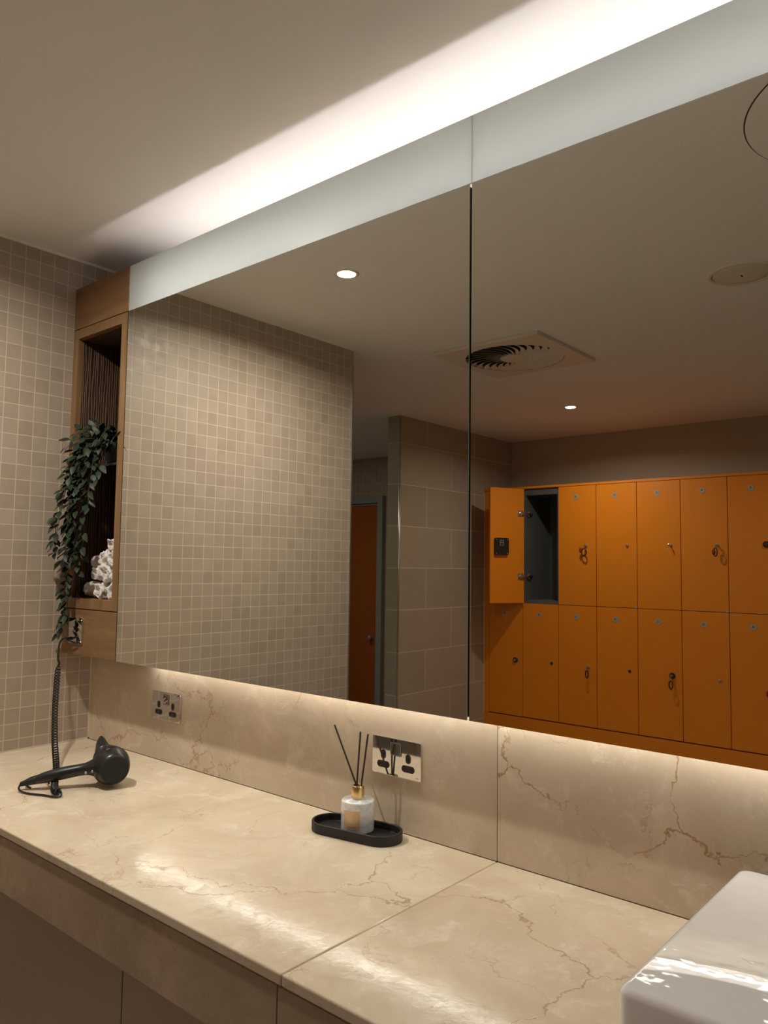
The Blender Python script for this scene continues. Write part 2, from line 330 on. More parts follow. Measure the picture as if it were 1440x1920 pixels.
# ------------------------------------------------------------------ mirror cabinets and lights
ZB, ZF, ZT, D = 0.3049+H, 1.4158+H, 1.5642+H, -0.112
def mirror_panel(x0, x1, label):
    t = thing('mirror_cabinet', label, 'mirror', (x0, D, ZB), 0, 'mirror cabinets above the worktop')
    L = x1-x0; h = ZF-ZB
    g = bx(0, L, 0.0, 0.0028, 0, h); g.faces.ensure_lookup_table()
    for f in g.faces:
        c = f.calc_center_median()
        if abs(c.y) > 1e-4: f.material_index = 1
    obj('mirror_glass', g, [MT['mirror'], MT['glass_edge']], t)
    # frosted, back-lit top band: front face and edges of the same pane, open behind
    f = new(); z0, z1 = h+0.0012, ZT-ZB
    LF = L + 0.0045 if x0 < 1.0 else L
    P = [(0, 0, z0), (LF, 0, z0), (LF, 0, z1), (0, 0, z1)]; Q = [(x, 0.005, z) for x, _, z in P]
    A = [f.verts.new(p) for p in P]; B = [f.verts.new(p) for p in Q]
    f.faces.new(A)
    for i in range(4): f.faces.new((A[i], A[(i+1) % 4], B[(i+1) % 4], B[i]))
    obj('frosted_band', f, MT['frost'], t)
    bb = bx(0, L, 0.0030, 0.18, 0.006, h-0.006); obj('cabinet_body', bb, MT['dark'], t)
    return t
mirror_panel(0.3495, 1.6622, 'left mirror cabinet with frosted glowing top band, next to the oak shelf unit')
mirror_panel(1.6678, 2.9850, 'right mirror cabinet with frosted glowing top band, above the white basin')
mirror_panel(2.9890, 4.19, 'far right mirror cabinet with frosted glowing top band, beyond the white basin')
lt = thing('cove_light', 'white linear lamp lying on top of the mirror cabinets behind the frosted band', 'light', (0.44, -0.004, 1.436+H))
b = new(); cyl(b, (0, 0, 0), (3.6, 0, 0), 0.0075, 12); obj('lamp_tube', b, MT['tube'], lt, smooth=True)
obj('lamp_base', bx(-0.02, 3.62, -0.008, 0.008, -0.022, -0.0085), MT['white_paint'], lt)
obj('reflector_tray', bx(-0.08, 3.62, -0.096, 0.066, -0.0255, -0.0225), MT['white_paint'], lt)  # unseen white board added to bounce tube light onto the frosted band
us = thing('strip_light', 'warm white light strip hidden under the mirror cabinets, glowing on the backsplash', 'light', (0.40, -0.03, 0.3100+H))
obj('light_strip', bx(0, 3.7, -0.020, 0.014, -0.0055, -0.0005), MT['strip'], us)
obj('strip_channel', bx(-0.01, 3.71, -0.023, 0.017, -0.0005, 0.0), MT['steel'], us)

# ------------------------------------------------------------------ oak shelf unit
WX = 0.3465
su = thing('oak_shelf_unit', 'oak wall shelf unit with a tall open niche, left of the mirror', 'shelf', (0, D, ZB))
def part(name, x0, x1, y0, y1, z0, z1, mat, bev=0.0008): return obj(name, bx(x0, x1, y0-D, y1-D, z0+H-ZB, z1+H-ZB), mat, su, bevel=bev)
part('top_panel', 0.001, WX-0.003, D, D+0.02, 1.4185, 1.5642, MT['oak_h'])
part('bottom_panel', 0.001, WX-0.003, D, D+0.02, 0.3049, 0.4545, MT['oak_h'])
fr = new()
for a in ((0.001, 0.031, 0.4575, 1.4155), (0.310, WX-0.003, 0.4575, 1.4155), (0.031, 0.310, 1.383, 1.4155), (0.031, 0.310, 0.4575, 0.4915)):
    box(fr, a[0], a[1], 0, 0.02, a[2]+H-ZB, a[3]+H-ZB)
obj('niche_frame', fr, MT['oak_v'], su, bevel=0.0006)
nb = new()
for a in ((0.026, 0.031, D+0.02, 0.055, 0.4865, 1.388), (0.310, 0.315, D+0.02, 0.055, 0.4865, 1.388), (0.031, 0.310, D+0.02, 0.055, 1.383, 1.388), (0.031, 0.310, D+0.02, 0.055, 0.4865, 0.4915)):
    box(nb, a[0], a[1], a[2]-D, a[3]-D, a[4]+H-ZB, a[5]+H-ZB)
obj('niche_lining', nb, MT['oak_dark'], su)
part('back_panel', 0.026, 0.315, 0.0505, 0.0555, 0.4865, 1.388, MT['oak_back'], 0)
part('niche_shelf', 0.0312, 0.3098, -0.085, 0.050, 0.930, 0.938, MT['dark_glass'], 0.001)
cb = bx(0.001, WX-0.003, 0.02, 0.055-D, 1.4185+H-ZB, 1.432+H-ZB); box(cb, 0.001, WX-0.003, 0.02, 0.18, 0, 0.012); box(cb, WX-0.008, WX-0.003, 0.02, 0.18, 0.0, ZT-ZB)
obj('carcass', cb, MT['oak_v'], su)
obj('edge_strip', bx(WX-0.0025, WX+0.001, 0.002, 0.02, 0.0, ZF-ZB), MT['dark'], su)

# ------------------------------------------------------------------ sockets
def capsule(cx, cz, w, h, n=10):
    if w >= h: return [(cx+x, cz+y) for x, y in stadium(w, h, n)]
    return [(cx-y, cz+x) for x, y in stadium(h, w, n)]
def double_socket(x, z, label):
    t = thing('double_socket', label, 'socket', (x, 0, z+H), 0, 'chrome double sockets in the backsplash')
    W_, H_ = 0.146, 0.086
    b = new(); prism(b, rrect(0, W_, 0, H_, 0.004), -0.0055, -0.0005, 'y'); obj('face_plate', b, MT['chrome'], t, bevel=0.0008, angle=60)
    for u in (0.235, 0.745):
        b = new(); prism(b, capsule(u*W_, (1-.47)*H_, 0.0145, 0.0215), -0.0062, -0.0050, 'y', 0)
        box(b, u*W_-0.002, u*W_+0.002, -0.0066, -0.0060, (1-.47)*H_-0.0045, (1-.47)*H_+0.0045, 1); obj('earth_insert', b, [MT['black'], MT['dark']], t)
        b = new(); prism(b, capsule(u*W_, (1-.735)*H_, 0.0375, 0.0155), -0.0062, -0.0050, 'y', 0)
        for s in (-1, 1): box(b, u*W_+s*0.0111-0.0032, u*W_+s*0.0111+0.0032, -0.0066, -0.0060, (1-.735)*H_-0.0022, (1-.735)*H_+0.0022, 1)
        obj('pin_insert', b, [MT['black'], MT['dark']], t)
    cx, cz = 0.495*W_, (1-.27)*H_
    b = new(); prism(b, rrect(cx-0.0155, cx+0.0155, cz-0.0145, cz+0.0145, 0.003), -0.0068, -0.0050, 'y'); prism(b, rrect(cx-0.0167, cx+0.0167, cz-0.0157, cz+0.0157, 0.0038), -0.0060, -0.0050, 'y', 1); prism(b, rrect(cx-0.0140, cx+0.0140, cz-0.0130, cz+0.0130, 0.002), -0.0070, -0.0060, 'y', 1); sf = obj('switch_surround', b, [MT['steel'], MT['ink']], t)
    for s in (-1, 1):
        b = new(); v = [(cx+s*0.0069+dx, y, cz+dz) for dx, dz, y in ((-.0062, -.0118, -.0098), (.0062, -.0118, -.0098), (.0062, .0118, -.0072), (-.0062, .0118, -.0072))]
        A = [b.verts.new(p) for p in v]; B = [b.verts.new((p[0], -0.0066, p[2])) for p in v]; skin(b, [A, B])
        obj('rocker_switch', b, MT['chrome'], t, bevel=0.0005)
    b = new()
    for k, (dx, wd) in enumerate(((0, .0022), (.0028, .0012), (.0045, .0018), (.0069, .0015))): box(b, W_-0.0155+dx, W_-0.0155+dx+wd, -0.0059, -0.0054, 0.0062, 0.0071)
    obj('small_print', b, MT['ink'], t)
    return t
double_socket(0.3955, 0.1255, 'chrome double socket near the corner, behind the hair dryer')
double_socket(1.3200, 0.1244, 'chrome double socket behind the reed diffuser')
op = thing('cable_outlet_plate', 'square chrome outlet plate on the oak panel where the dryer cord comes out', 'outlet', (0.0595, D, 0.3425+H))
b = new(); prism(b, rrect(0, 0.086, 0, 0.084, 0.003), -0.006, -0.0005, 'y'); obj('face_plate', b, MT['chrome'], op, bevel=0.0008, angle=60)
b = new(); lathe(b, (0.014, -0.006, 0.014), (0, -1, 0), ((0.0055, 0), (0.005, 0.006), (0.0035, 0.010)), 16); obj('cord_grommet', b, MT['black'], op, smooth=True)
for sx in (0.079,):
    for sz in (0.007, 0.077):
        b = new(); cyl(b, (sx, -0.0062, sz), (sx, -0.0075, sz), 0.0022, 14); obj('screw', b, MT['steel'], op)

# ------------------------------------------------------------------ reed diffuser and tray
TX, TY, TA = 1.338, -0.0785, math.radians(10)
tr = thing('oval_tray', 'black stadium shaped tray with raised rim, under the reed diffuser', 'tray', (TX, TY, H), TA)
b = new(); o = stadium(0.228, 0.098, 20); i_ = stadium(0.217, 0.087, 20)
A = [b.verts.new((x, y, 0)) for x, y in o]; B = [b.verts.new((x, y, 0.0225)) for x, y in o]; Cc = [b.verts.new((x, y, 0.0225)) for x, y in i_]; Dd = [b.verts.new((x, y, 0.006)) for x, y in i_]
skin(b, [A, B, Cc, Dd]); obj('tray_body', b, MT['resin'], tr, bevel=0.0014, seg=3, angle=50)
DX, DY = 1.330, -0.0660
df_ = thing('reed_diffuser', 'milky glass reed diffuser bottle with gold collar and dark sticks, on the black tray', 'diffuser', (DX, DY, 0.006+H))
b = new(); R_ = 0.0385; lathe(b, (0, 0, 0), (0, 0, 1), ((0.0355, 0), (0.0375, 0.0008), (R_, 0.003), (R_, 0.0645), (0.0380, 0.0670), (0.0365, 0.0685), (0.014, 0.0695), (0.0138, 0.072)), 64)
obj('bottle', b, MT['milky'], df_, smooth=True)
b = new(); lathe(b, (0, 0, 0), (0, 0, 1), ((0.0142, 0.0715), (0.0150, 0.0725), (0.0150, 0.0985), (0.0144, 0.0998), (0.0100, 0.1000), (0.0098, 0.086)), 40); obj('collar', b, MT['brass'], df_, smooth=True, bevel=0.0004)
def curved_label(a0, a1, z0, z1, r, mat, name, par, n=14):
    b = new(); rows = []
    for z in (z0, z1): rows.append([b.verts.new((r*math.cos(a0+(a1-a0)*k/n), r*math.sin(a0+(a1-a0)*k/n), z)) for k in range(n+1)])
    r2 = r-0.0004; rows2 = []
    for z in (z0, z1): rows2.append([b.verts.new((r2*math.cos(a0+(a1-a0)*k/n), r2*math.sin(a0+(a1-a0)*k/n), z)) for k in range(n+1)])
    for k in range(n):
        b.faces.new((rows[0][k], rows[0][k+1], rows[1][k+1], rows[1][k])); b.faces.new((rows2[0][k], rows[0][k], rows[0][k+1], rows2[0][k+1])); b.faces.new((rows2[1][k], rows2[1][k+1], rows[1][k+1], rows[1][k]))
    for k in (0, n): b.faces.new((rows[0][k], rows[1][k], rows2[1][k], rows2[0][k]))
    return obj(name, b, mat, par, smooth=False)
ac = math.atan2(-1.418+0.06, 2.552-1.33) - math.radians(22)
lb = curved_label(ac-0.53, ac+0.53, 0.012, 0.0520, R_+0.0005, MT['copper_label'], 'label', df_)
lb['label'] = 'copper coloured label'
for (z, h0, wdt) in ((0.0165, 0.0006, 0.30), (0.0148, 0.0005, 0.22), (0.0120, 0.0004, 0.50)):
    curved_label(ac-wdt, ac+wdt, z, z+h0, R_+0.0007, MT['label_ink'], 'label_print', lb)
def reed(p0, p1):
    b = new(); cyl(b, p0, p1, 0.0021, 8); o = obj('reed_stick', b, MT['reed'], df_)
base = Vector((0, 0, 0.084))
reed(base + Vector((0.001, 0.004, -0.004)), (-0.0745, -0.004, 0.2325-0.006))
reed(base + Vector((-0.002, -0.004, -0.004)), (0.0015, 0.004, 0.2265-0.006))
reed(base + Vector((0.005, 0.002, -0.004)), (0.0215, 0.008, 0.2235-0.006))

# ------------------------------------------------------------------ hair dryer
hd = thing('hair_dryer', 'matt black hair dryer lying on the worktop with a coiled cord', 'hair dryer', (0.582, -0.252, H))
O = Vector((0.582, -0.252, 0))
ax = Vector((-0.95, 0.31, 0.03)).normalized()          # blowing direction
C0 = Vector((0.0, 0.0, 0.0545))
b = new()
u = ax.cross(Vector((0, 0, 1))).normalized(); v_ = u.cross(ax)
prof = ((0.034, -0.046), (0.0385, -0.044), (0.0430, -0.036), (0.0490, -0.018), (0.0525, 0.0), (0.0510, 0.016), (0.0460, 0.032), (0.0400, 0.046), (0.0350, 0.058), (0.0315, 0.070), (0.0300, 0.082))
skin(b, [ring(b, C0 + ax*h, u, v_, r*0.96, r*0.985, 40) for r, h in prof])
obj('body', b, MT['satin'], hd, smooth=True)
b = new(); skin(b, [ring(b, C0 - ax*(0.0462+h), u, v_, r, r, 8 if False else 40) for r, h in ((0.0375, -0.002), (0.0372, 0.0015), (0.034, 0.003), (0.030, 0.0025), (0.001, 0.0028))])
obj('intake_grille', b, MT['mesh'], hd, smooth=True)
b = new(); skin(b, [ring(b, C0 + ax*h, u, v_, r, r, 32) for r, h in ((0.0308, 0.078), (0.0318, 0.080), (0.0318, 0.086), (0.0300, 0.088))]); obj('front_ring', b, MT['black'], hd, smooth=True)
b = new(); rs = []
for t_, ru, rv in ((0.086, 0.0285, 0.0300), (0.096, 0.0270, 0.0325), (0.108, 0.0225, 0.0380), (0.120, 0.0200, 0.0430), (0.132, 0.0180, 0.0465), (0.142, 0.0155, 0.0470), (0.149, 0.0120, 0.0440), (0.152, 0.0075, 0.0370)):
    rs.append(ring(b, C0 + ax*t_ + Vector((0, 0, 0.002)), u, v_, ru, rv, 28))
skin(b, rs); obj('nozzle', b, MT['satin'], hd, smooth=True)
hdir = Vector((0.4475, -0.4375, 0.0155)) - O - C0
b = new(); rs = []; L_ = hdir.length; hd_n = hdir.normalized(); hu = hd_n.cross(Vector((0, 0, 1))).normalized(); hv = hu.cross(hd_n)
for t_, ru, rv in ((0.10, 0.034, 0.030), (0.17, 0.029, 0.026), (0.225, 0.0215, 0.0205), (0.28, 0.0165, 0.0165), (0.36, 0.0155, 0.0155), (0.5, 0.0172, 0.0165), (0.64, 0.0172, 0.0160), (0.74, 0.0150, 0.0145), (0.82, 0.0118, 0.0115), (0.84, 0.0110, 0.0108)):
    rs.append(ring(b, C0 + hdir*t_ + Vector((0, 0, 0.006*math.sin(PI*min(1, t_)))), hu, hv, ru, rv, 28))
skin(b, rs); hn = obj('handle', b, MT['satin'], hd, smooth=True)
b = new(); rs = []
for k in range(19):
    t_ = 0.83 + 0.17*k/18; r = 0.0112 - 0.0052*k/18 + (0.0008 if k % 2 and k < 13 else 0)
    rs.append(ring(b, C0 + hdir*t_ + Vector((0, 0, 0.006*math.sin(PI*min(1, t_)))), hu, hv, r, r, 20))
skin(b, rs); obj('cord_sleeve', b, MT['black'], hd, smooth=True)
# slide switches on the handle by the head and a grey emblem on the casing
b = new()
for k in range(2):
    c = C0 + hdir*(0.205+0.075*k) + Vector((0.010, -0.006, 0.0) ).normalized()*0.024
    cyl(b, c, c + Vector((0.8, -0.6, 0.1))*0.003, 0.0034, 12)
obj('slide_switch', b, MT['steel'], hd, smooth=True)
def on_body(al, h):   # point on casing, al = angle about axis
    r = 0.0490 + (0.0525-0.0490)*(h+0.018)/0.018
    return C0 + ax*h + (u*math.cos(al) + v_*math.sin(al))*(r+0.0006), (u*math.cos(al) + v_*math.sin(al))
camdir = (Vector((2.552, -1.418, 0.61)) - O - C0).normalized()
al0 = math.atan2(v_.dot(camdir)+0.62, u.dot(camdir))
b = new()
for k, (da, dh, ll) in enumerate(((-0.06, 0.000, 0.003), (-0.02, 0.000, 0.004), (0.02, 0.000, 0.005), (0.06, -0.0005, 0.006), (0.10, -0.0005, 0.007))):
    p, nrm = on_body(al0+da, -0.012+dh); cyl(b, p, p + (-ax)*ll, 0.0006, 6)
for k in range(3):
    p, nrm = on_body(al0-0.04+0.06*k, -0.006); cyl(b, p, p + (-ax)*0.002, 0.0005, 6)
obj('emblem', b, MT['logo'], hd)
# cord: outlet plate -> free lead -> long coil -> under the handle -> loop -> sleeve
cp = [Vector(p) - O for p in ((0.0735, -0.128, 0.3565), (0.0760, -0.140, 0.3600), (0.0700, -0.152, 0.345), (0.0780, -0.160, 0.315), (0.0830, -0.162, 0.292), (0.0880, -0.160, 0.279), (0.0790, -0.158, 0.272))]
b = new(); tube(b, spline(cp, 6), 0.0030, 10); obj('cord_lead', b, MT['cable'], hd, smooth=True)
b = new(); tube(b, spline([Vector(p)-O for p in ((0.0760, -0.140, 0.360), (0.100, -0.128, 0.349), (0.122, -0.1205, 0.3455))], 6), 0.0028, 8); obj('earth_lead', b, MT['cable'], hd, smooth=True)
cen = spline([Vector(p)-O for p in ((0.0790, -0.158, 0.272), (0.135, -0.190, 0.215), (0.215, -0.232, 0.145), (0.300, -0.272, 0.078), (0.385, -0.308, 0.032), (0.445, -0.340, 0.0125), (0.505, -0.372, 0.0125), (0.548, -0.394, 0.0120), (0.572, -0.400, 0.0120), (0.580, -0.392, 0.012))], 40)
# even spacing along the centre line
ds = [0]; 
for a_, c_ in zip(cen, cen[1:]): ds.append(ds[-1] + (c_-a_).length)
tot = ds[-1]; turns = 60; stp = turns*12; pts = []; j = 0; un = None
for k in range(stp+1):
    tt = k/stp; s = tot*(0.30*tt*tt + 0.70*tt) if False else tot*(tt*(1.18 - 0.18*tt))
    while j < len(ds)-2 and ds[j+1] < s: j += 1
    q = (s-ds[j])/max(1e-9, ds[j+1]-ds[j]); p = cen[j].lerp(cen[j+1], min(1, q)); d = (cen[j+1]-cen[j]).normalized()
    if un is None: un = frame_of(d)[0]
    un = (un - d*un.dot(d)).normalized(); vn = d.cross(un); a_ = 2*PI*turns*tt
    rr = 0.0076*min(1, 0.3+k/30)
    pts.append(p + un*rr*math.cos(a_) + vn*rr*math.sin(a_))
b = new(); tube(b, pts, 0.0023, 6); obj('coiled_cord', b, MT['cable'], hd, smooth=True)
b = new(); tube(b, spline([Vector(p)-O for p in ((0.580, -0.392, 0.012), (0.591, -0.398, 0.005), (0.580, -0.411, 0.0035), (0.548, -0.4215, 0.0035), (0.508, -0.4405, 0.0035), (0.478, -0.4470, 0.004), (0.458, -0.4460, 0.008), (0.4485, -0.4385, 0.0150))], 8), 0.0027, 10)
obj('cord_loop', b, MT['cable'], hd, smooth=True)
b = new(); tube(b, spline([Vector(p)-O for p in ((0.475, -0.372, 0.010), (0.440, -0.366, 0.018), (0.411, -0.373, 0.018), (0.403, -0.386, 0.015), (0.411, -0.403, 0.012), (0.440, -0.418, 0.008), (0.470, -0.420, 0.006))], 8), 0.0027, 10)
obj('cord_bight', b, MT['cable'], hd, smooth=True)

# ------------------------------------------------------------------ basin
bs = thing('vessel_basin', 'white rectangular ceramic basin with rounded corners, standing on the worktop', 'basin', (2.155, -0.525, H))
BW, BD, BH = 0.56, 0.485, 0.126
b = new(); rings_ = []
def rr_ring(x0, x1, y0, y1, r, z, n=7): return [b.verts.new((x, y, z)) for x, y in rrect(x0, x1, y0, y1, r, n)]
rings_.append(rr_ring(0.02, BW-0.02, 0.02, BD-0.02, 0.02, 0))
rings_.append(rr_ring(0.004, BW-0.004, 0.004, BD-0.004, 0.018, 0.012))
rings_.append(rr_ring(0.0, BW, 0.0, BD, 0.016, 0.05))
rings_.append(rr_ring(0.0, BW, 0.0, BD, 0.016, BH-0.010))
for k in range(1, 6):
    a = PI/2*k/5; q = 0.010*(1-math.cos(a)); rings_.append(rr_ring(q, BW-q, q, BD-q, 0.016, BH-0.010+0.010*math.sin(a)))
X0, X1, Y0, Y1 = 0.178, BW-0.03, 0.04, BD-0.13
rings_.append(rr_ring(X0-0.006, X1+0.006, Y0-0.006, Y1+0.006, 0.03, BH))
for k in range(1, 5):
    a = PI/2*k/4; q = 0.008*math.sin(a)-0.006; rings_.append(rr_ring(X0+q, X1-q, Y0+q, Y1-q, 0.03, BH-0.008*(1-math.cos(a))))
rings_.append(rr_ring(X0+0.012, X1-0.012, Y0+0.012, Y1-0.012, 0.03, 0.05))
rings_.append(rr_ring(X0+0.035, X1-0.035, Y0+0.035, Y1-0.035, 0.03, 0.022))
skin(b, rings_); obj('basin_shell', b, MT['ceramic'], bs, smooth=True)
b = new(); lathe(b, (X0/2+X1/2, Y0/2+Y1/2, 0.0215), (0, 0, 1), ((0.028, 0), (0.028, 0.003), (0.022, 0.005)), 24); obj('waste', b, MT['chrome'], bs, smooth=True)

# ------------------------------------------------------------------ towels in the niche
def towel_mesh(L, R, seed, crumple):
    b = new(); n = 48; m_ = 34; rs = []
    for k in range(m_+1):
        t_ = k/m_; x = -L/2 + L*t_; e = min(t_, 1-t_)*m_
        rr = R*(0.90 if e < 1 else 1.0)
        row = []
        for q in range(n):
            a = 2*PI*q/n; p = Vector((x, rr*math.cos(a), rr*math.sin(a)))
            d = mn.noise(p*34 + Vector((seed*7, seed, 0)))*crumple + (abs(mn.noise(p*75 + Vector((seed, 0, seed*3))))-0.2)*crumple*1.2
            row.append(b.verts.new(Vector((x + mn.noise(p*50+Vector((seed,)*3))*crumple*0.7, (rr+d)*math.cos(a), (rr+d)*math.sin(a)))))
        rs.append(row)
    # the spiral of the roll shows at both ends as rings sinking in
    def end(row, sgn):
        prev = row; c = Vector((0, 0, 0))
        for vtx in row: c += vtx.co
        c /= len(row); out = []
        for k, (f, dx) in enumerate(((0.80, 0.0), (0.74, -0.006), (0.56, -0.001), (0.50, -0.007), (0.30, -0.001), (0.22, -0.006))):
            nr = [b.verts.new(c + (vtx.co-c)*f + Vector((sgn*(dx + mn.noise(vtx.co*60*f)*crumple*0.5), 0, 0))) for vtx in row]; out.append(nr)
        return out
    e1 = end(rs[-1], 1); e0 = end(rs[0], -1)
    skin(b, list(reversed(e0)) + rs + e1)
    return b
sd = 0
def towel(x, y, z, ang, tilt, L, R, label, crumple=0.006):
    global sd; sd += 1
    o = obj('rolled_towel', towel_mesh(L, R, sd, crumple), MT['towel'], None, smooth=True)
    o.location = (x, y, z+H); o.rotation_euler = (0, tilt, ang); return tag(o, label, 'towel', 'white rolled face towels in the oak niche')
ZS = 0.4925
A90 = PI/2
towel(0.118, -0.045, ZS+0.0275, 0.12, 0.0, 0.105, 0.026, 'white rolled face towel lying lengthwise at the bottom left of the niche pile', 0.004)
towel(0.206, -0.050, ZS+0.0275, A90-0.12, 0.0, 0.10, 0.026, 'white face towel in the bottom row, next to the lengthwise roll', 0.011)
towel(0.272, -0.046, ZS+0.0275, A90+0.08, 0.0, 0.10, 0.027, 'white crumpled face towel in the bottom right corner of the niche', 0.012)
towel(0.180, -0.045, ZS+0.0820, A90-0.15, 0.0, 0.10, 0.0235, 'white face towel in the second row, beside the clear packs', 0.011)
towel(0.2330, -0.050, ZS+0.0830, A90+0.12, 0.0, 0.10, 0.0240, 'white crumpled face towel in the middle of the second row', 0.013)
towel(0.2840, -0.044, ZS+0.0830, A90, 0.0, 0.10, 0.0220, 'white face towel at the right end of the second row, against the niche side', 0.010)
towel(0.218, -0.045, ZS+0.132, A90-0.12, 0.0, 0.10, 0.0240, 'white crumpled face towel in the third row, left one', 0.013)
towel(0.273, -0.045, ZS+0.132, A90+0.10, 0.0, 0.10, 0.0260, 'white loosely coiled face towel in the third row, right one', 0.009)
towel(0.254, -0.042, ZS+0.176, A90-0.05, 0.0, 0.095, 0.0210, 'topmost white face towel on the pile in the niche', 0.010)
def bag(x, y, z, R, hh, label, seed):
    b = new(); rs = []
    for k in range(13):
        t_ = k/12; r = R*math.sqrt(max(0.02, 1-(2*t_-1)**4))
        rs.append([b.verts.new((r*math.cos(2*PI*q/26)*(1+0.10*mn.noise(Vector((math.cos(2*PI*q/26)*2.2, t_*3, seed)))), r*0.95*math.sin(2*PI*q/26)*(1+0.10*mn.noise(Vector((math.sin(2*PI*q/26)*2.2, t_*3, seed+5)))), hh*t_)) for q in range(26)])
    skin(b, rs); t = thing('wrapped_cotton_pack', label, 'pack', (x, y, z+H), 0, 'clear packs beside the face towels')
    obj('film_wrap', b, MT['film'], t, smooth=True)
    b = new(); n_ = 9
    for k in range(n_):
        z0 = hh*0.07 + hh*0.86*k/n_; cyl(b, (0, 0, z0), (0, 0, z0+hh*0.80/n_), R*0.80*(1-0.12*abs(2*k/(n_-1)-1)), 20)
    obj('cotton_pads', b, MT['towel'], t, bevel=0.001)
bag(0.118, -0.048, ZS+0.0580, 0.027, 0.040, 'lowest clear wrapped pack on the lengthwise towel, left side of the niche', 1)
bag(0.120, -0.050, ZS+0.0985, 0.028, 0.045, 'upper clear wrapped pack leaning beside the towels, left side of the niche', 2)

# ------------------------------------------------------------------ trailing plant
pl = thing('trailing_plant', 'dark green trailing plant in a black pot, hanging from the oak niche shelf', 'plant', (0.19, -0.030, 0.938+H))
PO = Vector((0.19, -0.030, 0.938))
b = new(); lathe(b, (0.03, 0, 0.0005), (0, 0, 1), ((0.050, 0), (0.056, 0.004), (0.066, 0.060), (0.069, 0.064), (0.066, 0.068), (0.060, 0.066), (0.058, 0.052)), 36); obj('pot', b, MT['black'], pl, smooth=True)
random.seed(21)
stems = bmesh.new(); leaves = bmesh.new()
def leaf(p, d, nrm, L):
    """pointed oval leaf with a folded midrib and slight droop, 2 x 6 quads"""
    d = d.normalized(); s = d.cross(nrm)
    if s.length < 1e-3: s = d.cross(Vector((1, 0, 0)))
    s.normalize(); nn = s.cross(d)
    rows = []; K = 6; fold = random.uniform(0.10, 0.3); dr = random.uniform(0.05, 0.35)
    for k in range(K+1):
        t_ = k/K; wd = 0.255*L*math.sin(PI*min(1, t_**0.80*0.99+0.004))**0.85 + 0.0002
        c = p + d*(L*t_) - nn*(dr*L*t_*t_)
        rows.append((leaves.verts.new(c - s*wd + nn*wd*fold), leaves.verts.new(c), leaves.verts.new(c + s*wd + nn*wd*fold)))
    for a_, c_ in zip(rows, rows[1:]):
        leaves.faces.new((a_[0], a_[1], c_[1], c_[0])); leaves.faces.new((a_[1], a_[2], c_[2], c_[1]))
def vine(ctrl, dens=1.0, LL=0.036):
    ctrl = [(x + 0.032*min(1, max(0, (z-0.52)/0.15)), y, z) for x, y, z in ctrl]
    pts_ = spline([Vector(p) - PO for p in ctrl], 10); tube(stems, pts_, 0.0011, 5)
    L = 0; acc = 0; side = 1
    for a_, c_ in zip(pts_, pts_[1:]):
        seg_ = (c_-a_); L += seg_.length; acc += seg_.length
        if acc > 0.0205/dens:
            acc = 0; d = seg_.normalized(); a0 = random.uniform(0, 2*PI); u_, v2, _ = frame_of(d)
            for q in range(2):
                out = (u_*math.cos(a0+q*PI+random.uniform(-.5, .5)) + v2*math.sin(a0+q*PI))
                if out.y > 0.2: out.y = -out.y*0.6
                dd = (out*1.0 + d*0.35 + Vector((0, 0, -0.28))); 
                if c_.x + PO.x + dd.normalized().x*LL < 0.006: dd.x = abs(dd.x)
                nrm = Vector((0.25, -0.5, 1.0)) + Vector((random.uniform(-.6, .6), random.uniform(-.6, .6), random.uniform(-.4, .4)))
                st = c_ + dd.normalized()*0.006; tube(stems, [c_, st], 0.0008, 4); leaf(st, dd, nrm, LL*random.uniform(0.75, 1.15))
